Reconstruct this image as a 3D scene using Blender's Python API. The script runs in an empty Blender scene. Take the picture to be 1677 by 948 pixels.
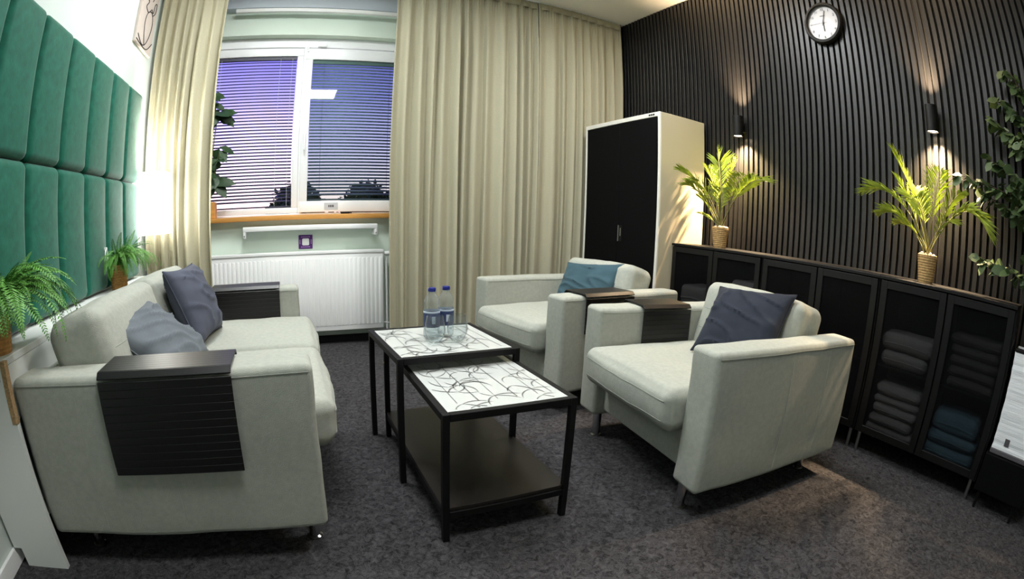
import bpy, bmesh, math, random
from mathutils import Vector, Matrix, noise, Euler
PI = math.pi
SC = bpy.context.scene
COL = SC.collection
random.seed(7)

# ------------------------------------------------------------------ camera
cd = bpy.data.cameras.new('camera'); CAM = bpy.data.objects.new('camera', cd); COL.objects.link(CAM); SC.camera = CAM
cd.type = 'PANO'; cd.panorama_type = 'FISHEYE_LENS_POLYNOMIAL'      # the photo's ultra-wide lens bends straight lines
cd.sensor_width = 16.77; cd.sensor_height = 9.48; cd.sensor_fit = 'HORIZONTAL'
K1, K2, K3 = 0.00123444830237786, -0.036052088018482635, 0.07836653580609249
cd.fisheye_polynomial_k0 = 0; cd.fisheye_polynomial_k1 = -K1*100; cd.fisheye_polynomial_k2 = -K1*10*K2
cd.fisheye_polynomial_k3 = -K1*K3; cd.fisheye_polynomial_k4 = 0
cd.fisheye_fov = PI
cd.shift_x = 61.5585/1677; cd.shift_y = 58.488/948
cd.clip_start = 0.02
_r = Vector((0.93128902, -0.36360684, 0.02215474)); _u = Vector((0.0575485, 0.20690507, 0.97666702)); _f = Vector((0.35970673, 0.9082843, -0.21361345))
_M = Matrix((_r, _u, -_f)).transposed().to_4x4(); _M.translation = (1.09283, 0.153944, 0.989546)
CAM.matrix_world = _M

# ------------------------------------------------------------------ view, sky, lights
SC.view_settings.view_transform = 'Standard'; SC.view_settings.look = 'None'
SC.view_settings.gamma = 1.0; SC.view_settings.use_curve_mapping = False
SC.view_settings.exposure = 0.22
CEIL_W = (30.0, 36.0, 34.0)      # watts of the two ceiling panels and the added fill panel
SPOT_W = 340.0      # watts of each wall spot (down); up is half
SHADE_E = 10.0      # lit paper lamp
SKY_E = 2.3

W = bpy.data.worlds.new('dusk_sky'); SC.world = W; W.use_nodes = True
nt = W.node_tree; nt.nodes.clear()
tc = nt.nodes.new('ShaderNodeTexCoord'); sp = nt.nodes.new('ShaderNodeSeparateXYZ'); rp = nt.nodes.new('ShaderNodeValToRGB')
bg = nt.nodes.new('ShaderNodeBackground'); ow = nt.nodes.new('ShaderNodeOutputWorld')
nt.links.new(tc.outputs['Generated'], sp.inputs[0]); nt.links.new(sp.outputs['Z'], rp.inputs[0])
nt.links.new(rp.outputs[0], bg.inputs[0]); nt.links.new(bg.outputs[0], ow.inputs[0])
cr = rp.color_ramp
cr.elements[0].position = 0.0; cr.elements[0].color = (1.0, .62, .60, 1)
cr.elements[1].position = 0.34; cr.elements[1].color = (.085, .075, .40, 1)
for p, c in ((.06, (1.0, .74, .82, 1)), (.14, (.66, .52, .90, 1)), (.24, (.26, .22, .66, 1)), (1.0, (.05, .05, .30, 1))):
    e = cr.elements.new(p); e.color = c
bg.inputs[1].default_value = SKY_E

# ------------------------------------------------------------------ material helpers
def lin(c):
    return tuple((v/12.92 if v <= .04045 else ((v+.055)/1.055)**2.4) for v in c)
def rgb(r, g, b): return lin((r/255, g/255, b/255))
MATS = {}
def mat(name, col, rough=.6, metal=0., var=0., scale=8., bump=0., bscale=200., sheen=0., spec=.5, stretch=(1, 1, 1), coat=0., detail=4.):
    if name in MATS: return MATS[name]
    m = bpy.data.materials.new(name); m.use_nodes = True; MATS[name] = m
    n = m.node_tree.nodes; L = m.node_tree.links; b = n['Principled BSDF']
    b.inputs['Base Color'].default_value = (*col, 1); b.inputs['Roughness'].default_value = rough
    b.inputs['Metallic'].default_value = metal; b.inputs['Specular IOR Level'].default_value = spec
    if sheen: b.inputs['Sheen Weight'].default_value = sheen; b.inputs['Sheen Roughness'].default_value = .35
    if coat: b.inputs['Coat Weight'].default_value = coat
    if var or bump:
        t = n.new('ShaderNodeTexCoord'); mp = n.new('ShaderNodeMapping'); mp.inputs['Scale'].default_value = stretch
        L.new(t.outputs['Object'], mp.inputs[0])
    if var:
        nz = n.new('ShaderNodeTexNoise'); nz.inputs['Scale'].default_value = scale; nz.inputs['Detail'].default_value = detail
        L.new(mp.outputs[0], nz.inputs[0])
        r = n.new('ShaderNodeValToRGB'); r.color_ramp.elements[0].position = .3; r.color_ramp.elements[1].position = .7
        r.color_ramp.elements[0].color = (*[max(0, v*(1-var)) for v in col], 1); r.color_ramp.elements[1].color = (*[min(1, v*(1+var)) for v in col], 1)
        L.new(nz.outputs[0], r.inputs[0]); L.new(r.outputs[0], b.inputs['Base Color'])
    if bump:
        nb = n.new('ShaderNodeTexNoise'); nb.inputs['Scale'].default_value = bscale; nb.inputs['Detail'].default_value = 3
        L.new(mp.outputs[0], nb.inputs[0]); bp = n.new('ShaderNodeBump'); bp.inputs['Strength'].default_value = bump; bp.inputs['Distance'].default_value = .004
        L.new(nb.outputs[0], bp.inputs['Height']); L.new(bp.outputs[0], b.inputs['Normal'])
    return m
def emis(name, col, s):
    m = mat(name, col, .5); b = m.node_tree.nodes['Principled BSDF']
    b.inputs['Emission Color'].default_value = (*col, 1); b.inputs['Emission Strength'].default_value = s
    return m
def glassy(name, tint=(1, 1, 1), refl=.5, rough=.02, cap=1., haze=0., hcol=(.8, .8, .8)):
    """thin glass: tinted see-through, a little haze and a Fresnel mirror"""
    m = bpy.data.materials.new(name); m.use_nodes = True; n = m.node_tree.nodes; L = m.node_tree.links; n.clear()
    o = n.new('ShaderNodeOutputMaterial'); mx = n.new('ShaderNodeMixShader'); tr = n.new('ShaderNodeBsdfTransparent'); gl = n.new('ShaderNodeBsdfGlossy'); fr = n.new('ShaderNodeLayerWeight')
    tr.inputs[0].default_value = (*tint, 1); gl.inputs['Roughness'].default_value = rough; fr.inputs[0].default_value = refl
    mu = n.new('ShaderNodeMath'); mu.operation = 'MULTIPLY'; mu.inputs[1].default_value = cap
    hz = n.new('ShaderNodeMixShader'); df_ = n.new('ShaderNodeBsdfDiffuse'); df_.inputs[0].default_value = (*hcol, 1); hz.inputs[0].default_value = haze
    L.new(tr.outputs[0], hz.inputs[1]); L.new(df_.outputs[0], hz.inputs[2])
    L.new(fr.outputs['Fresnel'], mu.inputs[0]); L.new(mu.outputs[0], mx.inputs[0]); L.new(hz.outputs[0], mx.inputs[1]); L.new(gl.outputs[0], mx.inputs[2]); L.new(mx.outputs[0], o.inputs[0])
    MATS[name] = m; return m

M = {}
M['wall'] = mat('wall_paint_mint', rgb(226, 240, 226), .85, var=.02, scale=3, bump=.05, bscale=120)
M['wall_l'] = mat('wall_paint_white', rgb(208, 217, 211), .85, var=.015, scale=3, bump=.05, bscale=120)
M['ceil'] = mat('ceiling_paint', rgb(240, 238, 230), .9)
M['beam'] = mat('beam_paint', rgb(205, 214, 226), .85)
M['white'] = mat('white_enamel', rgb(250, 250, 249), .35)
M['pvc'] = mat('white_pvc', rgb(250, 251, 252), .35)
M['lam'] = mat('white_laminate', rgb(236, 238, 234), .4)
M['chip'] = mat('chipboard_edge', rgb(176, 144, 104), .9, var=.3, scale=180)
M['green'] = mat('green_velvet', rgb(22, 92, 74), .75, var=.18, scale=26, sheen=.35, bump=.12, bscale=90, spec=.2)
M['fabric'] = mat('grey_sofa_fabric', rgb(170, 172, 162), .95, var=.07, scale=60, bump=.35, bscale=420, spec=.15, detail=6)
M['seam'] = mat('sofa_seam', rgb(150, 153, 144), .95)
M['curt'] = mat('curtain_linen', rgb(174, 169, 146), .95, var=.05, scale=140, bump=.2, bscale=500, spec=.1)
M['black'] = mat('black_metal', rgb(7, 7, 7), .5, var=.1, scale=20, spec=.3)
M['table_metal'] = mat('table_black_steel', rgb(11, 10, 10), .55, spec=.25)
M['slat'] = mat('black_slat_veneer', rgb(19, 18, 18), .42, var=.16, scale=30, stretch=(1, 1, .06), bump=.1, bscale=120)
M['felt'] = mat('black_felt', rgb(8, 8, 8), .95)
M['chrome'] = mat('chrome', rgb(200, 200, 200), .12, metal=1.)
M['steel'] = mat('brushed_steel', rgb(170, 170, 168), .35, metal=1.)
M['cab_white'] = mat('cabinet_cream_steel', rgb(190, 180, 154), .5)
M['cab_frame'] = mat('cabinet_white_frame', rgb(228, 225, 216), .5)
M['cab_black'] = mat('cabinet_black_door', rgb(5, 5, 6), .8, spec=.12)
M['shelf_brown'] = mat('black_brown_board', rgb(31, 26, 22), .38, var=.1, scale=60)
M['mat_black'] = mat('black_bamboo_strip', rgb(9, 8, 8), .4, var=.25, scale=60, stretch=(1, .05, 1))
M['oak'] = mat('oak_sill', rgb(216, 154, 78), .45, var=.15, scale=30, stretch=(.1, 1, 1))
M['blind_l'] = mat('blind_slat_backlit', rgb(60, 60, 76), .5)  # backlit shade against the sky is put into this slat colour
M['blind_r'] = mat('blind_slat_roomlit', rgb(236, 238, 240), .5)  # room light on the right blind is put into this paler slat colour
M['leaf'] = mat('fern_leaf', rgb(84, 138, 50), .55, var=.35, scale=9)
M['palm'] = mat('palm_leaf', rgb(164, 180, 72), .5, var=.25, scale=9)
M['vine'] = mat('vine_leaf', rgb(78, 98, 58), .55, var=.35, scale=12)
M['dleaf'] = mat('dark_leaf', rgb(42, 70, 36), .5, var=.3, scale=12)
M['stem'] = mat('plant_stem', rgb(96, 98, 52), .7)
M['bark'] = mat('brown_bark', rgb(70, 54, 40), .9)
M['wicker'] = mat('wicker', rgb(186, 136, 76), .8, var=.3, scale=90, bump=.5, bscale=120)
M['wicker2'] = mat('pale_wicker', rgb(176, 142, 92), .8, var=.3, scale=90, bump=.5, bscale=120)
M['pebble'] = mat('white_pebble', rgb(236, 226, 210), .8)
M['soil'] = mat('soil', rgb(40, 30, 22), 1.)
M['print'] = mat('grey_print', rgb(112, 112, 110), .4)
M['top'] = mat('white_glass_top', rgb(208, 211, 208), .08, coat=.3)
M['bluecap'] = mat('blue_cap', rgb(22, 32, 120), .4)
M['lbl'] = mat('bottle_label', rgb(40, 54, 92), .5, var=.2, scale=60)
M['lblw'] = mat('bottle_label_white', rgb(190, 200, 215), .5)
M['purple'] = mat('purple_plate', rgb(88, 30, 120), .5)
M['lilac'] = mat('lilac_lettering', rgb(205, 170, 220), .5)
M['canvas'] = mat('canvas_beige', rgb(196, 184, 176), .85, var=.04, scale=20)
M['ink'] = mat('black_ink', rgb(26, 24, 24), .7)
M['clockface'] = mat('clock_face', rgb(196, 186, 186), .35)
M['paper'] = mat('crinkled_paper', rgb(236, 238, 242), .8, var=.03, scale=40, stretch=(.15, .15, 6), bump=.4, bscale=60)
M['lit'] = emis('lit_paper', (1, .97, .9), SHADE_E)
M['panel_on'] = emis('ceiling_panel_diffuser', (.92, .98, 1.0), 3.0)
M['bulb'] = emis('warm_bulb', (1, .78, .55), 25.)
M['grey_lbl'] = mat('grey_label', rgb(196, 200, 204), .5)
M['dark_lbl'] = mat('dark_label', rgb(84, 80, 84), .6)
M['gold'] = mat('brass', rgb(200, 170, 110), .3, metal=1.)
M['pane'] = glassy('window_glass', (.97, .98, 1), .12)
M['pane_r'] = glassy('window_glass_reflective', (.60, .68, .66), .30)
M['door_pane'] = glassy('smoked_mesh_pane', (.68, .68, .69), .10, .35, .8, .06, (.05, .05, .053))
M['clear'] = glassy('clear_glass', (.93, .95, .95), .14, .02, .45, .03)
M['pet'] = glassy('clear_plastic', (.90, .94, .96), .14, .05, .45, .10)
def towel_mat(n, c): return mat(n, c, .95, var=.3, scale=300, bump=.8, bscale=300, spec=.1)
M['tw_grey'] = towel_mat('towel_charcoal', rgb(134, 132, 130)); M['tw_dark'] = towel_mat('towel_black', rgb(72, 70, 69)); M['tw_blue'] = towel_mat('towel_teal', rgb(86, 114, 126))
def pill_mat(n, c): return mat(n, c, .9, var=.10, scale=10, sheen=.1, bump=.15, bscale=300, spec=.15)
M['pl1'] = pill_mat('pillow_slate', rgb(104, 110, 116)); M['pl2'] = pill_mat('pillow_indigo', rgb(80, 83, 96)); M['pl3'] = pill_mat('pillow_navy', rgb(46, 50, 60)); M['pl4'] = pill_mat('pillow_teal', rgb(64, 88, 98))
def carpet():
    m = bpy.data.materials.new('dark_carpet'); m.use_nodes = True; n = m.node_tree.nodes; L = m.node_tree.links; b = n['Principled BSDF']
    b.inputs['Roughness'].default_value = .98; b.inputs['Specular IOR Level'].default_value = .1
    t = n.new('ShaderNodeTexCoord')
    a = n.new('ShaderNodeTexNoise'); a.inputs['Scale'].default_value = 260; a.inputs['Detail'].default_value = 4; a.inputs['Roughness'].default_value = .8
    c = n.new('ShaderNodeTexNoise'); c.inputs['Scale'].default_value = 45; c.inputs['Detail'].default_value = 5; c.inputs['Distortion'].default_value = 1.2
    for q in (a, c): L.new(t.outputs['Object'], q.inputs[0])
    mx = n.new('ShaderNodeMix'); mx.data_type = 'FLOAT'; mx.inputs[0].default_value = .45; L.new(a.outputs[0], mx.inputs[2]); L.new(c.outputs[0], mx.inputs[3])
    r = n.new('ShaderNodeValToRGB'); r.color_ramp.elements[0].position = .38; r.color_ramp.elements[1].position = .64
    r.color_ramp.elements[0].color = (*rgb(23, 22, 23), 1); r.color_ramp.elements[1].color = (*rgb(88, 86, 88), 1)
    L.new(mx.outputs[0], r.inputs[0]); L.new(r.outputs[0], b.inputs['Base Color'])
    bp = n.new('ShaderNodeBump'); bp.inputs['Strength'].default_value = .5; bp.inputs['Distance'].default_value = .006; L.new(mx.outputs[0], bp.inputs['Height']); L.new(bp.outputs[0], b.inputs['Normal'])
    return m
M['carpet'] = carpet()

# ------------------------------------------------------------------ object helpers
def obj(name, bm, m, parent=None, loc=(0, 0, 0), rot=(0, 0, 0), smooth=35):
    if isinstance(bm, bpy.types.Mesh): me = bm
    else:
        me = bpy.data.meshes.new(name); bm.normal_update(); bm.to_mesh(me); bm.free()
        if smooth:
            for p in me.polygons: p.use_smooth = True
            me.set_sharp_from_angle(angle=math.radians(smooth))
        me.materials.append(m)
    o = bpy.data.objects.new(name, me); COL.objects.link(o); o.location = loc; o.rotation_euler = rot
    if parent: o.parent = parent
    return o
def tag(o, label, cat, group=None, kind=None):
    o['label'] = label; o['category'] = cat
    if group: o['group'] = group
    if kind: o['kind'] = kind
    return o
def thing(name, label, cat, loc=(0, 0, 0), rz=0, group=None, kind=None):
    o = bpy.data.objects.new(name, None); o.empty_display_size = .05; COL.objects.link(o); o.location = loc; o.rotation_euler = (0, 0, rz)
    return tag(o, label, cat, group, kind)
def B(): return bmesh.new()
def bx(bm, x0, x1, y0, y1, z0, z1, bev=0, seg=2):
    r = bmesh.ops.create_cube(bm, size=1); v = r['verts']
    for p in v: p.co = Vector(((x0+x1)/2+p.co.x*(x1-x0), (y0+y1)/2+p.co.y*(y1-y0), (z0+z1)/2+p.co.z*(z1-z0)))
    if bev:
        es = list({e for p in v for e in p.link_edges}); bmesh.ops.bevel(bm, geom=es, offset=bev, segments=seg, profile=.5, affect='EDGES')
    return bm
def box(x0, x1, y0, y1, z0, z1, bev=0, seg=2): return bx(B(), x0, x1, y0, y1, z0, z1, bev, seg)
def tube(bm, pts, r, n=8, cap=True):
    pts = [Vector(p) for p in pts]; rs = r if isinstance(r, (list, tuple)) else [r]*len(pts); rings = []; up = None
    for i, p in enumerate(pts):
        t = (pts[min(i+1, len(pts)-1)]-pts[max(i-1, 0)]).normalized()
        if up is None: up = Vector((0, 0, 1)) if abs(t.z) < .9 else Vector((1, 0, 0))
        a = t.cross(up).normalized(); b = a.cross(t); up = b
        rings.append([bm.verts.new(p+(a*math.cos(2*PI*k/n)+b*math.sin(2*PI*k/n))*rs[i]) for k in range(n)])
    for A, C in zip(rings, rings[1:]):
        for k in range(n): bm.faces.new((A[k], A[(k+1) % n], C[(k+1) % n], C[k]))
    if cap:
        bm.faces.new(rings[0]); bm.faces.new(list(reversed(rings[-1])))
    return bm
def lathe(bm, prof, n=24, c=(0, 0, 0)):
    rings = []
    for r, z in prof:
        if r < 1e-5: rings.append([bm.verts.new((c[0], c[1], c[2]+z))])
        else: rings.append([bm.verts.new((c[0]+r*math.cos(2*PI*k/n), c[1]+r*math.sin(2*PI*k/n), c[2]+z)) for k in range(n)])
    for A, C in zip(rings, rings[1:]):
        for k in range(n):
            if len(A) == 1 and len(C) > 1: bm.faces.new((A[0], C[(k+1) % n], C[k]))
            elif len(C) == 1 and len(A) > 1: bm.faces.new((A[k], A[(k+1) % n], C[0]))
            elif len(A) > 1: bm.faces.new((A[k], A[(k+1) % n], C[(k+1) % n], C[k]))
    return bm
def gridpos(t, Hk, Ik, n):
    i = round((t+1)/2*(n+1)); N = n+1; k = 4 if N >= 12 else 3
    s = 1
    if i > N/2: i = N-i; s = -1
    if i <= k: a = -Ik-(Hk-Ik)*math.tan(PI/4*(1-i/k))/1.0
    else: a = -Ik+Ik*(i-k)/(N/2-k)
    return s*a
GRID = []
def soft(w, d, h, r, n=10, puff=(0, 0, 0), nz=0., ns=6., seed=0., dip=0.):
    """rounded, puffed box centred at the origin"""
    bm = B(); bmesh.ops.create_cube(bm, size=2)
    bmesh.ops.subdivide_edges(bm, edges=bm.edges[:], cuts=n, use_grid_fill=True)
    H = Vector((w/2, d/2, h/2)); I = Vector((max(H.x-r, 1e-4), max(H.y-r, 1e-4), max(H.z-r, 1e-4)))
    GRID.clear()
    for v in bm.verts:
        gi = tuple(round((v.co[k]+1)/2*(n+1)) for k in range(3))
        p = Vector([gridpos(v.co[k], H[k], I[k], n) for k in range(3)]); q = Vector((p.x/H.x, p.y/H.y, p.z/H.z))
        c = Vector([max(-I[k], min(I[k], p[k])) for k in range(3)]); dd = p-c
        s = c + (dd.normalized()*r if dd.length > 1e-6 else dd)
        fx, fy, fz = 1-q.x*q.x, 1-q.y*q.y, 1-q.z*q.z
        s.x += math.copysign(puff[0]*fy*fz, q.x) if abs(q.x) > .02 else 0
        s.y += math.copysign(puff[1]*fx*fz, q.y) if abs(q.y) > .02 else 0
        s.z += (math.copysign(puff[2]*fx**.6*fy**.6, q.z) if abs(q.z) > .02 else 0)
        if dip and q.z > 0: s.z -= dip*math.exp(-((q.x*1.6)**2+(q.y*1.6)**2))*q.z
        if nz:
            k = noise.noise_vector(Vector((s.x*ns+seed, s.y*ns, s.z*ns+seed*.7)))
            k2 = noise.noise_vector(Vector((s.x*ns*2.7+seed, s.y*ns*2.7, s.z*ns*2.7)))
            s += k*nz+k2*nz*.4
        v.co = s; GRID.append((gi, s.copy()))
    return bm
def pillow(w, h, t, seed=0., n=40, wr=.009):
    """square cushion lying in the XZ plane, face towards -Y, bottom edge at z=0"""
    bm = B(); F = []; K = []
    for j in range(n+1):
        fr, kr = [], []
        for i in range(n+1):
            u, v = -1+2*i/n, -1+2*j/n
            x = u*w/2*(1-.09*(1-v*v)); z = v*h/2*(1-.09*(1-u*u))
            e = max(0, (1-u*u)*(1-v*v)); th = t/2*e**.42
            nn = noise.noise(Vector((u*1.8+seed, v*1.8, seed)))+.6*noise.noise(Vector((u*1.2+v*3.5+seed, v*1.5-u*2, seed+3)))
            rid = (1-abs(noise.noise(Vector((u*1.5+v*2.2+seed*2, v*1.1-u*.6, 5+seed))))*1.0)**9
            d = (nn*wr*.6+rid*wr*1.5)*min(1, e*4)
            if i in (0, n) or j in (0, n):
                q = bm.verts.new((x, nn*wr*.4, z+h/2)); fr.append(q); kr.append(q)
            else:
                fr.append(bm.verts.new((x+nn*.004, -th-d, z+h/2))); kr.append(bm.verts.new((x, th+d*.6, z+h/2)))
        F.append(fr); K.append(kr)
    for j in range(n):
        for i in range(n):
            bm.faces.new((F[j][i], F[j][i+1], F[j+1][i+1], F[j+1][i]))
            f = (K[j][i], K[j+1][i], K[j+1][i+1], K[j][i+1])
            if len(set(f)) == 4 and not bm.faces.get(f): bm.faces.new(f)
    return bm
def sheet(bm, fn, nu, nv):
    g = [[bm.verts.new(fn(i/nu, j/nv)) for i in range(nu+1)] for j in range(nv+1)]
    for j in range(nv):
        for i in range(nu): bm.faces.new((g[j][i], g[j][i+1], g[j+1][i+1], g[j+1][i]))
    return bm
def solid(o, t, off=0):
    m = o.modifiers.new('thickness', 'SOLIDIFY'); m.thickness = t; m.offset = off; return o

# ================================================================== THE ROOM
XR = 3.894; YB = 4.078; H = 2.89; Y0 = -1.7; XL = 0.0
WX0, WX1, WZ0, WZ1 = .33, 2.02, 1.0, 2.50           # window opening
def struct(name, bm, m, label, cat, **k):
    return tag(obj(name, bm, m, **k), label, cat, kind='structure')
struct('floor', box(-.1, 4.1, Y0-.1, 4.5, -.1, 0), M['carpet'], 'dark charcoal speckled carpet floor', 'floor')
struct('ceiling', box(-.1, 4.1, Y0-.1, 4.5, H, H+.1), M['ceil'], 'plain white ceiling', 'ceiling')
struct('wall_left', box(-.1, XL, Y0, 4.4, 0, H), M['wall_l'], 'white wall behind the green padded panels', 'wall')
struct('wall_front', box(-.1, 4.05, Y0-.1, Y0, 0, H), M['wall_l'], 'white wall behind the viewer', 'wall')
wb = thing('wall_back', 'pale mint green wall around the window', 'wall', kind='structure')
for a in ((XL, WX0, 0, H), (WX1, 4.0, 0, H), (WX0, WX1, 0, WZ0), (WX0, WX1, WZ1, H)):
    obj('wall_section', box(a[0], a[1], YB, YB+.30, a[2], a[3]), M['wall'], wb)
wr_ = thing('wall_right', 'black wall clad in vertical wooden slats', 'wall', kind='structure')
obj('felt_backing', box(XR+.018, 4.05, Y0, YB, 0, H), M['felt'], wr_)
PITCH = .0445
sm = None; y = YB-.03; k = 0
while y > -1.5:
    if sm is None:
        o = obj('slat', box(0, .02, -.0145, .0145, 0, H-.002, .0015, 1), M['slat'], wr_, (XR, y, .001)); sm = o.data
    else: obj('slat', sm, None, wr_, (XR, y, .001))
    y -= PITCH
struct('baseboard_left', box(XL, .014, Y0, YB, 0, .065, .003, 1), M['white'], 'white baseboard along the left wall', 'baseboard')
struct('baseboard_back', box(.0, XR, YB-.014, YB, 0, .06, .003, 1), M['black'], 'dark baseboard below the radiator', 'baseboard')
struct('trim_1', box(.02, XR, 3.985, YB, 2.715, H), M['beam'], 'pale blue grey ceiling beam above the window', 'beam')
struct('trim_2', box(.575, 2.6, 3.965, 4.0, 2.668, 2.702, .006, 2), M['white'], 'slim white cable duct under the ceiling beam', 'duct')

# window
wn = thing('window_1', 'white framed two sash window with a dusk view', 'window', (0, 0, 0), kind='structure')
FY0, FY1 = 4.165, 4.235
fb = B()
for a in ((WX0, WX1, WZ0, 1.035), (WX0, WX1, 2.415, WZ1), (WX0, .37, 1.035, 2.415), (1.965, WX1, 1.035, 2.415), (1.165, 1.20, 1.035, 2.415)): bx(fb, a[0], a[1], FY0, FY1, a[2], a[3], .004, 1)
obj('window_frame', fb, M['pvc'], wn)
def sash(x0, x1, z0, z1, gx0, gx1, gz0, gz1, y0, pm, py):
    s = B()
    for a in ((x0, x1, z0, gz0), (x0, x1, gz1, z1), (x0, gx0, gz0, gz1), (gx1, x1, gz0, gz1)): bx(s, a[0], a[1], y0, y0+.06, a[2], a[3], .005, 2)
    so = obj('sash', s, M['pvc'], wn)
    obj('glass_pane', box(gx0-.005, gx1+.005, py, py+.004, gz0-.005, gz1+.005), pm, so)
    return so
sash(.372, 1.165, 1.037, 2.412, .41, 1.114, 1.082, 2.34, 4.172, M['pane'], 4.222)
rs = sash(1.182, 1.985, 1.04, 2.405, 1.241, 1.925, 1.129, 2.305, 4.150, M['pane_r'], 4.158)
hb = B(); bx(hb, 1.196, 1.222, 4.138, 4.150, 1.62, 1.70, .004, 2); bx(hb, 1.200, 1.218, 4.118, 4.142, 1.655, 1.675, .004, 2); bx(hb, 1.200, 1.218, 4.112, 4.126, 1.53, 1.672, .005, 2)
obj('handle', hb, M['pvc'], rs)
obj('hinge_cap', box(1.19, 1.205, 4.138, 4.152, 2.37, 2.42, .003, 1), M['pvc'], wn)
sv = thing('window_sensor', 'small white sensor box above the right sash of the window', 'sensor', (1.31, 4.145, 2.43))
obj('housing', box(-.035, .035, -.022, .022, -.02, .02, .006, 2), M['pvc'], sv)
obj('mount', box(-.028, .028, .018, .026, -.026, .026, .002, 1), M['pvc'], sv)
lb = thing('window_sticker', 'small pale sticker on the bottom rail of the right sash', 'sticker', (1.435, 4.149, 1.085))
obj('backing', box(-.055, .055, -.0015, 0, -.028, .028), M['grey_lbl'], lb)
tb = B()
for i, (a, b) in enumerate(((-.022, -.012), (-.008, .004), (.008, .022))): bx(tb, a, b, -.0022, -.0015, -.008, .010)
obj('lettering', tb, M['dark_lbl'], lb)['kind'] = 'stuff'
struct('trim_3', box(.30, 2.06, 3.985, 4.17, .985, 1.022, .006, 2), M['oak'], 'warm oak window sill', 'window sill')

# venetian blinds
def blind(x0, x1, z0, z1, y, m, tilt, label, cords):
    t = thing('venetian_blind', label, 'blind', ((x0+x1)/2, y, z1), group='venetian blinds in the two sashes')
    w = x1-x0
    obj('head_rail', box(-w/2, w/2, -.013, .013, -.028, 0, .002, 1), m, t)
    obj('bottom_rail', box(-w/2, w/2, -.011, .011, z0-z1, z0-z1+.012, .002, 1), m, t)
    me = None; z = -.045; n = int((z1-z0-.06)/.0262)
    bmx = B()
    sheet(bmx, lambda a, b: Vector((-w/2+w*a, (b-.5)*.024, .0022*(1-(2*b-1)**2))), 1, 4)
    for i in range(n):
        if me is None:
            o = obj('slat', bmx, m, t, (0, 0, z), (tilt, 0, 0)); me = o.data; solid(o, .0006)
        else:
            o = obj('slat', me, None, t, (0, 0, z), (tilt, 0, 0)); solid(o, .0006)
        z -= .0262
    for c in cords:
        obj('ladder_cord', tube(B(), [(c*w/2, -.014, -.02), (c*w/2, -.014, z0-z1+.01)], .0014, 5), M['grey_lbl'], t)
    return t
blind(.415, 1.110, 1.086, 2.336, 4.195, M['blind_l'], math.radians(38), 'venetian blind with slats coloured dark as backlit in the left sash with purple sky behind', (-.8, .62, .9))
blind(1.246, 1.920, 1.133, 2.30, 4.182, M['blind_r'], math.radians(46), 'venetian blind with slats coloured light as room lit in the right sash behind reflecting glass', (-.72, .9))

# ================================================================== CURTAINS
def curtain(name, label, x0, x1, y, z0, z1, folds, seed, amp=.034, group='sand coloured curtains'):
    t = thing(name, label, 'curtain', ((x0+x1)/2, y, z1), group=group)
    w = x1-x0; rnd = random.Random(seed)
    ph = [0.]
    for i in range(folds*2): ph.append(ph[-1]+rnd.uniform(.55, 1.5))
    T = ph[-1]; ph = [p/T for p in ph]; am = [rnd.uniform(.45, 1.15) for _ in ph]; dr = [rnd.uniform(-.012, .012) for _ in ph]
    def fold(u):
        for i in range(len(ph)-1):
            if u <= ph[i+1]+1e-9:
                f = (u-ph[i])/(ph[i+1]-ph[i]); f = f*f*(3-2*f)
                a = am[i]*(1 if i % 2 else -1); b = am[i+1]*(-1 if i % 2 else 1)
                return a*(1-f)+b*f, dr[i]*(1-f)+dr[i+1]*f
        return 0, 0
    def fn(a, b):
        h, d = fold(a); zz = z0+(z1-z0)*(1-b)
        g = min(1, .25+b*3.5) if b < .22 else 1.0
        k = .85+.3*noise.noise(Vector((a*9+seed, b*1.7, seed)))
        up = .004*math.sin(a*folds*4*PI*2) if b < .04 else 0
        return Vector((x0+w*a+d*b*2+.006*noise.noise(Vector((a*20, b*3, seed)))-(x0+x1)/2, h*amp*g*k+up, zz-z1))
    bm = sheet(B(), fn, folds*22, 26)
    solid(obj('fabric', bm, M['curt'], t, smooth=80), .003)
    hd = sheet(B(), lambda a, b: Vector((-w/2+w*a, -.006+.010*math.sin(a*folds*2*PI*1.0)*b-.004, -.005-.06*b)), folds*8, 3)
    solid(obj('heading_tape', hd, M['curt'], t, smooth=80), .003)
    return t
curtain('curtain', 'narrow sand curtain left of the window beside the lit lamp', .03, .545, 3.69, .06, H-.012, 7, 3, amp=.040)
curtain('curtain', 'wide sand curtain directly right of the window behind the bottles', 1.815, 2.99, 3.69, .06, H-.012, 13, 11, amp=.042)
curtain('curtain', 'sand curtain in the corner beside the black wardrobe', 2.995, 3.845, 3.672, .06, H-.012, 9, 23, amp=.030)
tr = thing('curtain_track', 'slim white curtain track fixed to the ceiling', 'curtain track', (1.9, 3.69, H-.006))
obj('rail', box(-1.85, 1.95, -.02, .02, -.006, .006, .002, 1), M['white'], tr)

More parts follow.
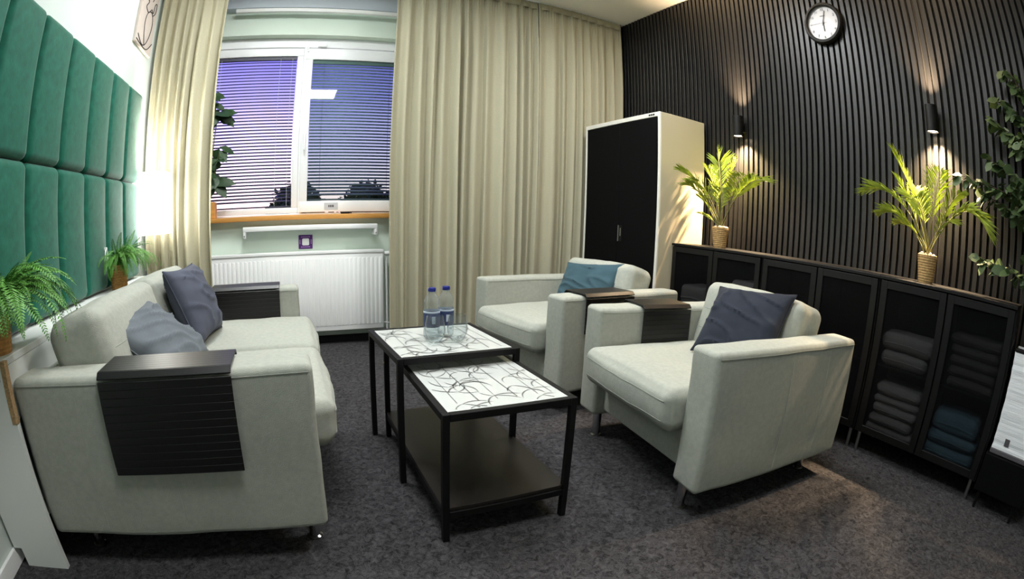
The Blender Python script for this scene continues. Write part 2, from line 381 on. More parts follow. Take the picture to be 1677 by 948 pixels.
# ================================================================== RADIATOR AND THINGS UNDER THE WINDOW
rd = thing('radiator', 'long white ribbed panel radiator under the window', 'radiator', (.401, 3.958, .118))
RW, RH = 1.427, .62
obj('panel', box(0, RW, .012, .03, 0, RH, .006, 2), M['white'], rd)
obj('rear_panel', box(.01, RW-.01, .075, .09, .01, RH-.01, .004, 1), M['white'], rd)
obj('top_grille', box(-.002, RW+.002, .005, .095, RH-.02, RH+.003, .004, 2), M['white'], rd)
rme = None; nrib = 42
for i in range(nrib):
    x = .022+(RW-.044)*i/(nrib-1)
    if rme is None:
        b_ = B(); bx(b_, -.0115, .0115, .007, .016, .04, RH-.055, .004, 2); o = obj('rib', b_, M['white'], rd, (x, 0, 0)); rme = o.data
    else: obj('rib', rme, None, rd, (x, 0, 0))
vb = lathe(B(), [(0, 0), (.014, 0), (.017, .01), (.019, .05), (.012, .06), (0, .06)], 16)
vo = obj('thermostat_valve', vb, M['white'], rd, (RW+.015, .045, RH-.03), (0, PI/2, 0))
obj('supply_pipe', tube(B(), [(RW+.03, .05, RH-.035), (RW+.035, .05, .3), (RW+.035, .05, -.118)], .009, 10), M['white'], rd)
obj('return_pipe', tube(B(), [(RW-.005, .05, .04), (RW+.06, .05, .03), (RW+.065, .05, -.118)], .009, 10), M['white'], rd)
for x in (.25, RW-.25): obj('wall_bracket', box(x-.02, x+.02, .088, .117, .05, RH-.05), M['white'], rd)

df = thing('radiator_deflector', 'white shallow shelf on two brackets between sill and radiator', 'shelf', (.741, 3.985, .955))
obj('board', box(0, 1.04, -.03, .085, -.05, -.012, .006, 2), M['white'], df)
for x in (.012, 1.028): obj('bracket', box(x-.012, x+.012, -.028, .092, -.10, -.012, .008, 2), M['white'], df)
for x in (.012, 1.028): obj('screw', lathe(B(), [(0, 0), (.005, 0), (.004, .003), (0, .003)], 10), M['steel'], df, (x, -.028, -.08), (PI/2, 0, 0))

pg = thing('purple_wall_plate', 'small purple square plate with a white button on the wall above the radiator', 'wall plate', (1.228, YB, .81))
obj('plate', box(-.055, .055, -.006, 0, -.054, .054, .002, 1), M['purple'], pg)
obj('button', box(-.028, .028, -.014, -.005, -.027, .027, .010, 3), M['white'], pg)
lt = B()
for i in range(7): bx(lt, -.035+i*.0105, -.029+i*.0105, -.0066, -.006, .036, .042)
for i in range(7): bx(lt, -.035+i*.0105, -.029+i*.0105, -.0066, -.006, -.042, -.036)
for s in (-1, 1):
    for i in range(4): bx(lt, s*.044-.004, s*.044+.004, -.0066, -.006, -.015+i*.009, -.010+i*.009)
obj('lettering', lt, M['lilac'], pg)['kind'] = 'stuff'

# planter on the sill
pl = thing('window_plant', 'dark green leafy houseplant in a square wooden pot on the left end of the sill', 'potted plant', (.455, 4.08, 1.022))
pb = B(); bx(pb, -.06, .06, -.06, .06, 0, .125, .004, 1); obj('pot', pb, M['oak'], pl)
obj('soil', box(-.05, .05, -.05, .05, .118, .127), M['soil'], pl)
def leafquad(bm, p, d, n, L, Wd, bend=.2):
    d = d.normalized(); s = d.cross(n).normalized(); n2 = s.cross(d)
    a = [bm.verts.new(p), bm.verts.new(p+d*L*.35+s*Wd*.5), bm.verts.new(p+d*L*.72+s*Wd*.4-n2*L*bend*.4), bm.verts.new(p+d*L-n2*L*bend), bm.verts.new(p+d*L*.72-s*Wd*.4-n2*L*bend*.4), bm.verts.new(p+d*L*.35-s*Wd*.5)]
    mid1 = bm.verts.new(p+d*L*.4-n2*L*.05); mid2 = bm.verts.new(p+d*L*.74-n2*L*bend*.5)
    for f in ((a[0], a[1], mid1), (a[1], a[2], mid2, mid1), (a[2], a[3], mid2), (a[3], a[4], mid2), (a[4], a[5], mid1, mid2), (a[5], a[0], mid1)): bm.faces.new(f)
rnd = random.Random(5)
HB = ((.03, -.03, .30, .20), (.08, -.03, .50, .15), (-.03, -.02, .38, .16), (.05, -.02, .80, .20), (.00, -.03, .92, .14))
for (px, py, pz, cl) in HB:
    b_ = tube(B(), [(0, 0, .12), (px*.5, py, pz*.6), (px, py, pz)], [.006, .005, .003], 6); obj('stem', b_, M['stem'], pl)
for (px, py, pz, cl) in HB:
    for i in range(8):
        an = rnd.uniform(0, 2*PI); dd = Vector((math.cos(an)*.8+.25, math.sin(an)*.4-.2, rnd.uniform(-1.0, .1)))
        b_ = B(); leafquad(b_, Vector((px, py, pz+rnd.uniform(-.05, .06))), dd, Vector((.2, -.8, .5)), cl*rnd.uniform(.6, 1.), cl*rnd.uniform(.35, .6), .2)
        obj('leaf', b_, M['dleaf'], pl)
bo = thing('black_clip', 'small black clip lying on the oak sill', 'clip', (1.545, 4.06, 1.022))
obj('clip_body', box(-.04, .03, -.012, .012, 0, .016, .004, 2), M['black'], bo); obj('clip_tab', box(.028, .048, -.008, .008, .002, .010, .003, 1), M['black'], bo)

# ================================================================== GREEN PADDED PANELS
gp = thing('padded_wall_panels', 'green velvet padded panels covering the left wall in two rows', 'wall panel', (XL, 1.851, .692))
PW, PH = .305, .586
pm = soft(.078, PW-.002, PH-.002, .034, 9, (.006, 0, 0), .0015, 8, 2)
me = None
for r in range(2):
    for c in range(-5, 5):
        if me is None: o = obj('panel', pm, M['green'], gp, (.039, (c+.5)*PW, (r+.5)*PH), smooth=60); me = o.data
        else: obj('panel', me, None, gp, (.039, (c+.5)*PW, (r+.5)*PH))
obj('edge_trim', box(0, .03, -5*PW, 5*PW, -.018, -.002, .002, 1), M['steel'], gp)

# picture
pc = thing('line_art_picture', 'beige canvas with a black one line face drawing above the green panels', 'picture', (XL, 3.38, 2.195))
obj('canvas', box(0, .022, -.20, .20, 0, .58, .003, 1), M['canvas'], pc)
def stroke(pts, r=.004):
    P_ = []; pts = [Vector((.0225, a, b)) for a, b in pts]
    for i in range(len(pts)-1):
        p0, p1, p2, p3 = pts[max(i-1, 0)], pts[i], pts[i+1], pts[min(i+2, len(pts)-1)]
        for k in range(6):
            t = k/6; P_.append(.5*((2*p1)+(p2-p0)*t+(2*p0-5*p1+4*p2-p3)*t*t+(3*p1-p0-3*p2+p3)*t**3))
    P_.append(pts[-1]); return tube(B(), P_, r, 6)
for s in ([(-.17, .06), (-.06, .02), (.03, .05), (.10, .14), (.12, .24), (.06, .30), (-.03, .26), (-.06, .18), (-.03, .08), (.0, .03)],
          [(-.06, .57), (-.09, .48), (-.07, .40), (-.10, .36), (-.05, .34), (-.09, .29), (-.02, .27), (.05, .32), (.08, .30)],
          [(.10, .29), (.15, .33), (.15, .40), (.11, .38), (.10, .31)],
          [(-.05, .44), (.0, .46), (.04, .44), (.0, .42), (-.05, .44)],
          [(.10, .56), (.06, .50), (.08, .44), (.04, .38)], [(-.19, .02), (.05, .015), (.19, .10)]):
    obj('drawn_line', stroke(s), M['ink'], pc)

# ledge behind the sofa
lg = thing('white_ledge', 'long white ledge behind the sofa with a raw chipboard edge', 'shelf', (0, 0, 0))
LZ = .682
obj('top_board', box(.002, .205, 1.392, 3.42, LZ-.022, LZ, .002, 1), M['lam'], lg)
e_ = B(); 
poly = [(.016, 0.07), (.05, .07), (.05, 0), (.225, 0), (.225, .50), (.207, .50), (.207, LZ-.022), (.016, LZ-.022)]
va = [e_.verts.new((x, 1.372, z)) for x, z in poly]; vc = [e_.verts.new((x, 1.392, z)) for x, z in poly]
e_.faces.new(va); e_.faces.new(list(reversed(vc)))
for i in range(len(poly)): e_.faces.new((va[i], vc[i], vc[(i+1) % len(poly)], va[(i+1) % len(poly)]))
bmesh.ops.recalc_face_normals(e_, faces=e_.faces[:])
obj('end_panel', e_, M['lam'], lg)
obj('front_apron', box(.190, .205, 1.394, 3.42, .50, LZ-.023), M['lam'], lg)
obj('chipboard_edge', box(.2075, .226, 1.370, 1.391, .502, LZ), M['chip'], lg)
obj('screw_cap', lathe(B(), [(0, 0), (.006, 0), (.005, .003), (0, .003)], 10), M['ink'], lg, (.19, 1.372, .63), (PI/2, 0, 0))

# ================================================================== SOFA AND ARMCHAIRS
def stitched(w, d, h, r): pass
def seat_unit(name, label, cat, loc, rz, Wd, D, nseat, group=None, seed=1.):
    t = thing(name, label, cat, loc, rz, group)
    AT, Z0_, ZA = .145, .114, .618
    fm = M['fabric']
    for s, x in ((0, AT/2), (1, Wd-AT/2)):
        bm_ = soft(AT, D, ZA-Z0_, .020, 20, (.004, .004, .003), .0042, 5, seed+s*3.3); N = 21; g = dict(GRID)
        a = obj('armrest', bm_, fm, t, (x, D/2, (Z0_+ZA)/2), smooth=70)
        for sx in (0, N):
            # seam just below the top edge, following the cloth
            obj('seam', tube(B(), [g[(sx, k, N-4)]+Vector((.0006*(1 if sx else -1), 0, 0)) for k in range(2, N-1)], .0015, 5), M['seam'], a)
            for yy in (10, 14):
                obj('stitching', tube(B(), [g[(sx, yy, k)] for k in range(3, N-4)], .0009, 4), fm, a)
    iw = Wd-2*AT
    obj('seat_base', soft(iw+.01, D-.12, .17, .012, 8, (0, 0, 0), .002, 6, seed), fm, t, (Wd/2, .05+(D-.12)/2, .225))
    obj('back_frame', soft(iw+.01, .11, .46, .03, 10, (0, 0, 0), .003, 6, seed+5), fm, t, (Wd/2, D-.057, .36))
    cw = iw/nseat
    for i in range(nseat):
        x = AT+cw*(i+.5)
        bs_ = soft(cw-.004, .76, .155, .040, 18, (.0, .016, .020), .006, 7, seed+i*2.1, dip=.012); gs = dict(GRID)
        sc_ = obj('seat_cushion', bs_, fm, t, (x, .312, .376), smooth=75)
        for zi in (15, 4):
            obj('seam', tube(B(), [gs[(k, 0, zi)]+Vector((0, -.0006, 0)) for k in range(2, 18)], .0015, 5), M['seam'], sc_)
        bb_ = soft(cw-.006, .21, .35, .045, 18, (.003, .022, .012), .006, 6, seed+i*2.9+7); gb = dict(GRID)
        bc = obj('back_cushion', bb_, fm, t, (x, D-.215, .560+(.026 if nseat > 1 else .0)), (math.radians(-15), 0, 0), smooth=75)
        for zi in (7, 11):
            obj('stitching', tube(B(), [gb[(k, 0, zi)] for k in range(4, 16)], .0012, 4), M['seam'], bc)
    for x in (.115, Wd-.115):
        for y in (.045, D-.10):
            lg_ = lathe(B(), [(0, .0), (.026, 0), (.026, .006), (.019, .010), (.022, .125), (0, .125)], 18)
            obj('leg', lg_, M['chrome'], t, (x, y, 0))
    return t
seat_unit('sofa', 'light grey two seat sofa with boxy arms along the green wall', 'sofa', (1.14, 1.408, 0), PI/2, 1.66, .925, 2, seed=1.)
A1 = math.radians(-96.4); A2 = math.radians(-83.4)
seat_unit('armchair', 'light grey armchair nearer to the viewer with a navy pillow', 'armchair', (2.397, 2.041, 0), A1, .92, .875, 1, 'two matching light grey armchairs', 4.)
seat_unit('armchair', 'light grey armchair nearer to the window with a teal pillow', 'armchair', (2.262, 3.11, 0), A2, .92, .90, 1, 'two matching light grey armchairs', 9.)

def place(o, loc, yaw, pitch=0., roll=0.):
    o.matrix_world = Matrix.Translation(loc) @ Matrix.Rotation(yaw, 4, 'Z') @ Matrix.Rotation(pitch, 4, 'X') @ Matrix.Rotation(roll, 4, 'Y')
def pillow_thing(label, m, w, h, t_, loc, yaw, pitch, roll, seed):
    p = bpy.data.objects.new('throw_pillow', None); COL.objects.link(p); tag(p, label, 'pillow'); p.empty_display_size = .05
    obj('cover', pillow(w, h, t_, seed), m, p, smooth=80)
    # edge seam all round
    n = 40; pts = []
    for k in range(4*n+1):
        q = k % (4*n); s = q//n; f = -1+2*(q % n)/n
        u, v = ((f, -1), (1, f), (-f, 1), (-1, -f))[s]
        pts.append((u*w/2*(1-.09*(1-v*v)), 0, v*h/2*(1-.09*(1-u*u))+h/2))
    obj('seam', tube(B(), pts, .003, 5, False), m, p)
    place(p, loc, yaw, pitch, roll); return p
# pillows: local face -Y ; yaw turns it into the room
RD = math.radians
pillow_thing('slate blue pillow on the sofa seat nearest the viewer', M['pl1'], .44, .34, .15, (.735, 1.90, .478), RD(84), RD(-50), RD(-6), 1.3)
pillow_thing('indigo grey pillow standing against the far sofa cushion', M['pl2'], .46, .36, .16, (.704, 2.46, .47), RD(85), RD(-24), RD(1), 4.2)
pillow_thing('dark navy pillow leaning on the nearer armchair', M['pl3'], .42, .34, .13, (2.715, 1.425, .485), RD(-89), RD(-36), RD(-5), 7.7)
pillow_thing('teal pillow leaning on the armchair by the window', M['pl4'], .47, .30, .12, (2.79, 2.69, .475), RD(-78), RD(-30), RD(-5), 10.4)

# slatted armrest covers
def arm_tray(label, parent_loc, rz, x_arm, y0, y1, outer, top, inner, flip):
    """strips run along local Y; arm centre line at local x_arm; outer / inner = how many strips hang down"""
    t = thing('armrest_tray', label, 'armrest tray', parent_loc, rz, 'black slatted armrest covers')
    ZT, HW, sw = .627, .0850, .0225
    s_ = 1 if flip else -1
    base = obj('strip', box(-sw/2-.0006, sw/2+.0006, -(y1-y0)/2, (y1-y0)/2, 0, .006, .0016, 1), M['mat_black'], t)
    meb = base.data; first = True; yc = (y0+y1)/2
    def add(x, z, ry):
        nonlocal first
        if first: o = base; first = False
        else: o = obj('strip', meb, None, t)
        o.location = (x, yc, z); o.rotation_euler = (0, ry, 0)
    nt_ = top
    for i in range(nt_): add(x_arm+(-HW+.010+(2*HW-.020)*(i+.5)/nt_), ZT, 0)
    for s, cnt in ((s_, outer), (-s_, inner)):
        add(x_arm+s*(HW-.002), ZT-.006, s*math.radians(45))
        for i in range(cnt): add(x_arm+s*(HW+.004), ZT-.022-sw*(i+.4), s*PI/2)
    return t
arm_tray('black slatted tray draped over the sofa arm nearest the viewer', (1.14, 1.408, 0), PI/2, .0725, .215, .605, 12, 7, 5, False)
arm_tray('black slatted tray draped over the far sofa arm by the radiator', (1.14, 1.408, 0), PI/2, 1.66-.0725, .105, .50, 6, 7, 7, True)
arm_tray('black slatted tray on the window side arm of the nearer armchair', (2.397, 2.041, 0), A1, .0725, .215, .50, 8, 7, 7, False)
arm_tray('black slatted tray on the near arm of the armchair by the window', (2.262, 3.11, 0), A2, .92-.0725, .13, .48, 8, 7, 7, True)

# ================================================================== NEST OF TABLES
def bamboo(w, d, seed):
    r = random.Random(seed); bm = B()
    def quad(pts): bm.faces.new([bm.verts.new((x, y, 0)) for x, y in pts])
    def inside(x, y): return .004 < x < w-.004 and .004 < y < d-.004
    def line(x0, y0, x1, y1, wd):
        n = 14; dx, dy = x1-x0, y1-y0; L = math.hypot(dx, dy); nx, ny = -dy/L*wd, dx/L*wd
        for k in range(n):
            a, b = k/n, (k+1)/n
            if inside(x0+dx*a, y0+dy*a) and inside(x0+dx*b, y0+dy*b):
                quad([(x0+dx*a-nx, y0+dy*a-ny), (x0+dx*b-nx, y0+dy*b-ny), (x0+dx*b+nx, y0+dy*b+ny), (x0+dx*a+nx, y0+dy*a+ny)])
    def leaf(x, y, an, L, wd, cv):
        n = 7; P_ = []
        for k in range(n+1):
            t = k/n; a = an+cv*t; P_.append((x+math.cos(a)*L*t, y+math.sin(a)*L*t, wd*math.sin(PI*min(1, t*.92+.06)), a))
        for (xa, ya, wa, aa), (xb, yb, wb_, ab) in zip(P_, P_[1:]):
            if inside(xa, ya) and inside(xb, yb):
                quad([(xa+math.sin(aa)*wa, ya-math.cos(aa)*wa), (xb+math.sin(ab)*wb_, yb-math.cos(ab)*wb_), (xb-math.sin(ab)*wb_, yb+math.cos(ab)*wb_), (xa-math.sin(aa)*wa, ya+math.cos(aa)*wa)])
    for sx, sl in ((.12, .02), (.30, -.03), (.45, .05), (.62, -.02), (.80, .03), (.93, -.02)):
        line(w*sx, 0, w*(sx+sl), d, .0011 if r.random() < .6 else .002)
    nn = int(26*w*d/.22)
    for i in range(nn):
        cx, cy = r.uniform(.02, w-.02), r.uniform(.02, d-.02); sd = r.choice((-1, 1))
        for an, cv in ((.15, .8), (PI-.35, -.7), (-.75, .6), (PI+.5, .5))[:r.choice((2, 3, 3, 4))]:
            leaf(cx, cy, an*sd+r.uniform(-.25, .25), r.uniform(.05, .10), r.uniform(.0018, .0036), cv*sd*r.uniform(.6, 1.2))
    return bm
def table(label, loc, rz, w, d, h, shelf, seed, t_leg=.022):
    t = thing('nesting_table', label, 'table', loc, rz, 'nest of two black steel tables')
    for x in (0, w-t_leg):
        for y in (0, d-t_leg): obj('leg', box(x, x+t_leg, y, y+t_leg, 0, h, .0015, 1), M['table_metal'], t)
    for y in (0, d-t_leg): obj('top_rail', box(t_leg, w-t_leg, y, y+t_leg, h-.024, h, .0015, 1), M['table_metal'], t)
    for x in (0, w-t_leg): obj('top_rail', box(x, x+t_leg, t_leg, d-t_leg, h-.024, h, .0015, 1), M['table_metal'], t)
    tp = obj('table_top', box(t_leg, w-t_leg, t_leg, d-t_leg, h-.010, h-.002), M['top'], t)
    obj('bamboo_print', bamboo(w-2*t_leg, d-2*t_leg, seed), M['print'], tp, (t_leg, t_leg, h-.0012), smooth=0)['kind'] = 'stuff'
    if shelf:
        for x in (0, w-t_leg): obj('lower_rail', box(x+.003, x+t_leg-.003, t_leg, d-t_leg, .088, .112, .0015, 1), M['table_metal'], t)
        for y in (0, d-t_leg): obj('lower_rail', box(t_leg, w-t_leg, y+.003, y+t_leg-.003, .088, .112, .0015, 1), M['table_metal'], t)
        obj('shelf', box(.004, w-.004, .010, d-.010, .113, .126, .001, 1), M['shelf_brown'], t)
        obj('screw', lathe(B(), [(0, 0), (.005, 0), (.004, .003), (0, .003)], 10), M['gold'], t, (0, d-.012, h-.09), (0, -PI/2, 0))
    return t
table('taller square black steel table with white bamboo print top', (1.453, 1.785, 0), .045, .488, .490, .50, False, 3)
table('lower long black steel table with brown shelf pulled out towards the viewer', (1.490, 1.381, 0), 0.0, .446, .86, .447, True, 8)

# bottles and glasses
def bottle(label, x, y):
    t = thing('water_bottle', label, 'bottle', (x, y, .5), group='two water bottles')
    pr = [(0, .002), (.024, 0), (.033, .008), (.0342, .03), (.0332, .045), (.0332, .112), (.0340, .118), (.0300, .128), (.0318, .140), (.0330, .150), (.0315, .160), (.022, .176), (.0132, .186), (.0122, .194)]
    obj('plastic_body', lathe(B(), pr, 32), M['pet'], t, smooth=60)
    obj('label_band', lathe(B(), [(.0338, .050), (.0342, .052), (.0342, .106), (.0338, .108)], 32), M['lbl'], t)
    obj('label_edge', lathe(B(), [(.0338, .108), (.0343, .109), (.0343, .115), (.0338, .116)], 32), M['lblw'], t)
    pb_ = B()
    for k in range(3):
        a = -PI/2-.26+.14*k; b = a+.14
        pb_.faces.new([pb_.verts.new((.0347*math.cos(q), .0347*math.sin(q), z)) for q, z in ((a, .066), (b, .066), (b, .096), (a, .096))])
    obj('label_panel', pb_, M['lblw'], t)
    obj('neck_ring', lathe(B(), [(.0122, .188), (.0158, .188), (.0158, .191), (.0122, .191)], 20), M['pet'], t)
    c = B(); lathe(c, [(0, .194), (.0155, .194), (.0160, .196), (.0158, .206), (.0140, .209), (0, .209)], 22)
    obj('cap', c, M['bluecap'], t)
bottle('left water bottle with blue cap on the taller table', 1.657, 2.052)
bottle('right water bottle with blue cap on the taller table', 1.727, 2.082)
def tumbler(label, x, y):
    t = thing('drinking_glass', label, 'glass', (x, y, .5), group='two stemless glasses')
    o = [(0, .002), (.016, .0005), (.022, .003), (.034, .020), (.0415, .042), (.0425, .058), (.039, .080), (.0335, .108)]
    i = [(.0323, .108), (.0378, .080), (.0412, .058), (.0402, .042), (.033, .022), (.020, .007), (0, .006)]
    obj('bowl', lathe(B(), o+i, 32), M['clear'], t, smooth=60)
    obj('rim', lathe(B(), [(.0323, .107), (.0329, .109), (.0336, .107)], 32), M['clear'], t)
tumbler('stemless glass in front of the left water bottle', 1.648, 1.976)
tumbler('stemless glass in front of the right water bottle', 1.741, 1.976)

# ================================================================== STEEL WARDROBE
cb = thing('wardrobe_cabinet', 'tall cream steel cabinet with two black doors in the corner', 'cabinet', (3.40, 2.683, 0))
CW, CH, CD = .912, 1.792, .455
sh = B()
bx(sh, .012, CD, 0, .018, 0, CH, .002, 1); bx(sh, .012, CD, CW-.018, CW, 0, CH, .002, 1); bx(sh, .012, CD, .018, CW-.018, CH-.03, CH, .002, 1); bx(sh, .012, CD, .018, CW-.018, .0, .06); bx(sh, CD-.012, CD, .018, CW-.018, .06, CH-.03)
obj('body', sh, M['cab_white'], cb)
fr = B(); bx(fr, 0, .014, 0, .022, 0, CH, .002, 1); bx(fr, 0, .014, CW-.022, CW, 0, CH, .002, 1); bx(fr, 0, .014, .022, CW-.022, CH-.032, CH, .002, 1); bx(fr, 0, .014, .022, CW-.022, 0, .06, .002, 1)
obj('face_frame', fr, M['cab_frame'], cb)
for a, b in ((.024, CW/2-.0015), (CW/2+.0015, CW-.024)):
    dr_ = obj('door', box(.002, .018, a, b, .064, CH-.035, .003, 1), M['cab_black'], cb)
    if a < .1:
        hx = obj('lock_plate', box(-.001, .003, b-.055, b-.004, .865, .985, .001, 1), M['black'], dr_)
        h2 = B(); bx(h2, -.006, -.001, b-.020, b-.010, .865, .985, .002, 1); bx(h2, -.004, -.001, b-.046, b-.034, .905, .965, .002, 1)
        obj('handle', h2, M['steel'], dr_)
b_ = B()
for i in range(3): bx(b_, -.0015, .0, .055+i*.022, .072+i*.022, CH-.022, CH-.010)
obj('badge', b_, M['black'], cb)

# ================================================================== SIDEBOARDS
BX, BZ, UW = 3.534, .89, .79
def sideboard(label, y1, group='three black two door sideboards'):
    y0 = y1-UW
    t = thing('sideboard', label, 'cabinet', (BX, y0, 0), group=group)
    d = .345
    obj('top_panel', box(.0, d, 0, UW, BZ-.016, BZ, .002, 1), M['black'], t)
    for a in (.002, UW-.014): obj('side_panel', box(.018, d, a, a+.012, .105, BZ-.017, .001, 1), M['black'], t)
    obj('bottom_panel', box(.018, d, .014, UW-.014, .105, .118), M['black'], t)
    obj('back_panel', box(d-.01, d, .014, UW-.014, .118, BZ-.017), M['cab_black'], t)
    obj('divider', box(.03, d-.012, UW/2-.006, UW/2+.006, .118, BZ-.017), M['black'], t)
    for a, b in ((.015, UW/2-.008), (UW/2+.008, UW-.015)): obj('shelf', box(.03, d-.012, a, b, .456, .468), M['black'], t)
    for a, b in ((.012, UW/2-.004), (UW/2+.004, UW-.012)):
        f = B(); z0, z1 = .112, BZ-.021; fw = .036
        bx(f, 0, .016, a, a+fw, z0, z1, .001, 1); bx(f, 0, .016, b-fw, b, z0, z1, .001, 1); bx(f, 0, .016, a+fw, b-fw, z0, z0+fw, .001, 1); bx(f, 0, .016, a+fw, b-fw, z1-fw, z1, .001, 1)
        dd = obj('door', f, M['black'], t)
        obj('mesh_pane', box(.007, .009, a+fw-.003, b-fw+.003, z0+fw-.003, z1-fw+.003), M['door_pane'], dd)
    for x in (.045, d-.03):
        for y in (.03, UW-.03): obj('leg', tube(B(), [(x, y, 0), (x, y, .104)], [.010, .012], 12), M['steel'], t)
    return t, y0
YS = 2.676
sideboard('black sideboard beside the tall cabinet under the farther palm', YS)
sideboard('black sideboard in the middle of the row behind the nearer armchair', YS-UW)
sideboard('black sideboard nearest the viewer with folded towels inside', YS-2*UW)

# towels (real towels folded on the shelves)
def towel(label, m, x, y, z, w, d, h, seed, tilt=0., group='folded towels in the sideboards'):
    t = thing('folded_towel', label, 'towel', (x, y, z), group=group)
    o = obj('towel_body', soft(d, w, h, min(h*.48, .03), 9, (.004, .003, .003), .006, 14, seed), m, t, (0, 0, h/2), (tilt, 0, 0), smooth=75)
    obj('fold_line', tube(B(), [(-d/2-.003, -w*.42, -h*.08), (-d/2-.005, 0, -h*.02), (-d/2-.003, w*.42, -h*.08)], h*.05, 5), m, o)
def stack(names, where, m, yc, z, hs, w, d=.22, seed=0):
    for i, h in enumerate(hs):
        towel(f'{("lowest", "second lowest", "third lowest", "second highest")[min(i, 3)] if i < len(hs)-1 else ("topmost" if len(hs) > 1 else "single rolled")} {names} towel {where}', m,
              BX+.145+random.uniform(-.008, .008), yc+random.uniform(-.008, .008), z, w+random.uniform(-.02, .02), d, h, seed+i*1.7)
        z += h+.001
dc = [YS-UW*.25, YS-UW*.75, YS-UW*2.25, YS-UW*2.75]
stack('charcoal', 'behind the door next to the tall cabinet', M['tw_grey'], dc[0], .468, [.15], .24, seed=1)
stack('charcoal', 'behind the second door from the tall cabinet', M['tw_grey'], dc[1]-.03, .468, [.085, .085, .07], .22, seed=5)
stack('charcoal', 'on the upper shelf under the nearer palm', M['tw_grey'], dc[2], .468, [.075, .085], .29, seed=11)
stack('dark grey', 'on the lower shelf under the nearer palm', M['tw_grey'], dc[2]+.0, .118, [.05, .055, .05, .04, .06], .28, seed=16)
stack('black', 'on the upper shelf behind the nearest door', M['tw_dark'], dc[3], .468, [.045, .05, .045, .05, .045], .29, seed=24)
stack('teal', 'on the lower shelf behind the nearest door', M['tw_blue'], dc[3]+.02, .118, [.075, .06, .095], .29, seed=31)

# ================================================================== WALL SPOTS
def spot_lamp(label, y):
    t = thing('wall_spotlight', label, 'wall lamp', (XR, y, 1.735), group='two black up and down wall spots')
    b_ = B(); lathe(b_, [(.0, -.056), (.034, -.056), (.036, -.072), (.038, -.072), (.038, .072), (.036, .072), (.034, .056), (.0, .056)], 28)
    obj('cylinder', b_, M['black'], t, (-.070, 0, 0))
    obj('wall_plate', box(-.008, 0, -.022, .022, -.035, .035, .003, 1), M['black'], t); obj('arm', box(-.046, -.006, -.010, .010, -.014, .014), M['black'], t)
    for s in (-1, 1):
        obj('bulb', lathe(B(), [(0, .0), (.032, .0), (.030, .007), (.018, .011), (0, .012)], 20), M['bulb'], t, (-.070, 0, s*.058), (0 if s > 0 else PI, 0, 0))
        l = bpy.data.lights.new('spot_beam', 'SPOT'); l.energy = SPOT_W*(1 if s < 0 else .6); l.color = (1, .72, .44); l.spot_size = math.radians(116 if s < 0 else 86); l.spot_blend = 1.0; l.shadow_soft_size = .012
        lo = bpy.data.objects.new('spot_beam', l); COL.objects.link(lo); lo.parent = t; lo.location = (-.070, 0, s*.073); lo.rotation_euler = (0 if s < 0 else PI, 0, 0)
    return t
spot_lamp('black wall spot above the palm beside the tall cabinet', 2.33)
spot_lamp('black wall spot above the palm nearest the viewer', .882)

# ================================================================== CLOCK
ck = thing('wall_clock', 'round wall clock with black rim and white face on the slats', 'clock', (XR, 1.575, 2.388))
def disc(bm, r, x, n=40):
    bm.faces.new([bm.verts.new((x, r*math.cos(2*PI*k/n), r*math.sin(2*PI*k/n))) for k in range(n)])
rb = lathe(B(), [(.0, .0), (.135, 0), (.146, .010), (.146, .030), (.138, .042), (.124, .044), (.118, .036), (.118, .022)], 56)
obj('rim', rb, M['black'], ck, (0, 0, 0), (0, -PI/2, 0))
d_ = B(); disc(d_, .120, -.020, 56); bmesh.ops.reverse_faces(d_, faces=d_.faces[:]); obj('dial', d_, M['clockface'], ck)
def hand(L, wd, an, x, back=.02):
    b_ = B(); bx(b_, x-.001, x+.001, -wd/2, wd/2, -back, L); return obj('hand', b_, M['ink'], ck, (0, 0, 0), (an, 0, 0))
hand(.058, .006, math.radians(177), -.0245); hand(.088, .0045, math.radians(14), -.0265); hand(.098, .002, math.radians(-92), -.0285, .03)
nums = B()
cu_list = []
for h_ in range(1, 13):
    cu = bpy.data.curves.new('numeral', 'FONT'); cu.body = str(h_); cu.size = .026; cu.align_x = 'CENTER'; cu.align_y = 'CENTER'; cu.extrude = .0005
    tmp = bpy.data.objects.new('tmp', cu); COL.objects.link(tmp); bpy.context.view_layer.update()
    nme = bpy.data.meshes.new_from_object(tmp.evaluated_get(bpy.context.evaluated_depsgraph_get())); bpy.data.objects.remove(tmp)
    co = bpy.data.objects.new('numeral', nme); COL.objects.link(co); co.parent = ck; a = -h_*PI/6; nme.materials.clear()
    co.location = (-.0215, -math.sin(-a)*.098, math.cos(a)*.098); co.rotation_euler = (PI/2, 0, -PI/2); nme.materials.append(M['dark_lbl'])
obj('maker_mark', box(-.0212, -.0205, -.02, .02, .050, .055), M['dark_lbl'], ck)
obj('glass_cover', lathe(B(), [(0, .040), (.06, .039), (.119, .034)], 48), M['clear'], ck, (0, 0, 0), (0, -PI/2, 0))
obj('centre_pin', lathe(B(), [(0, .031), (.006, .031), (.006, .020)], 14), M['ink'], ck, (0, 0, 0), (0, -PI/2, 0))

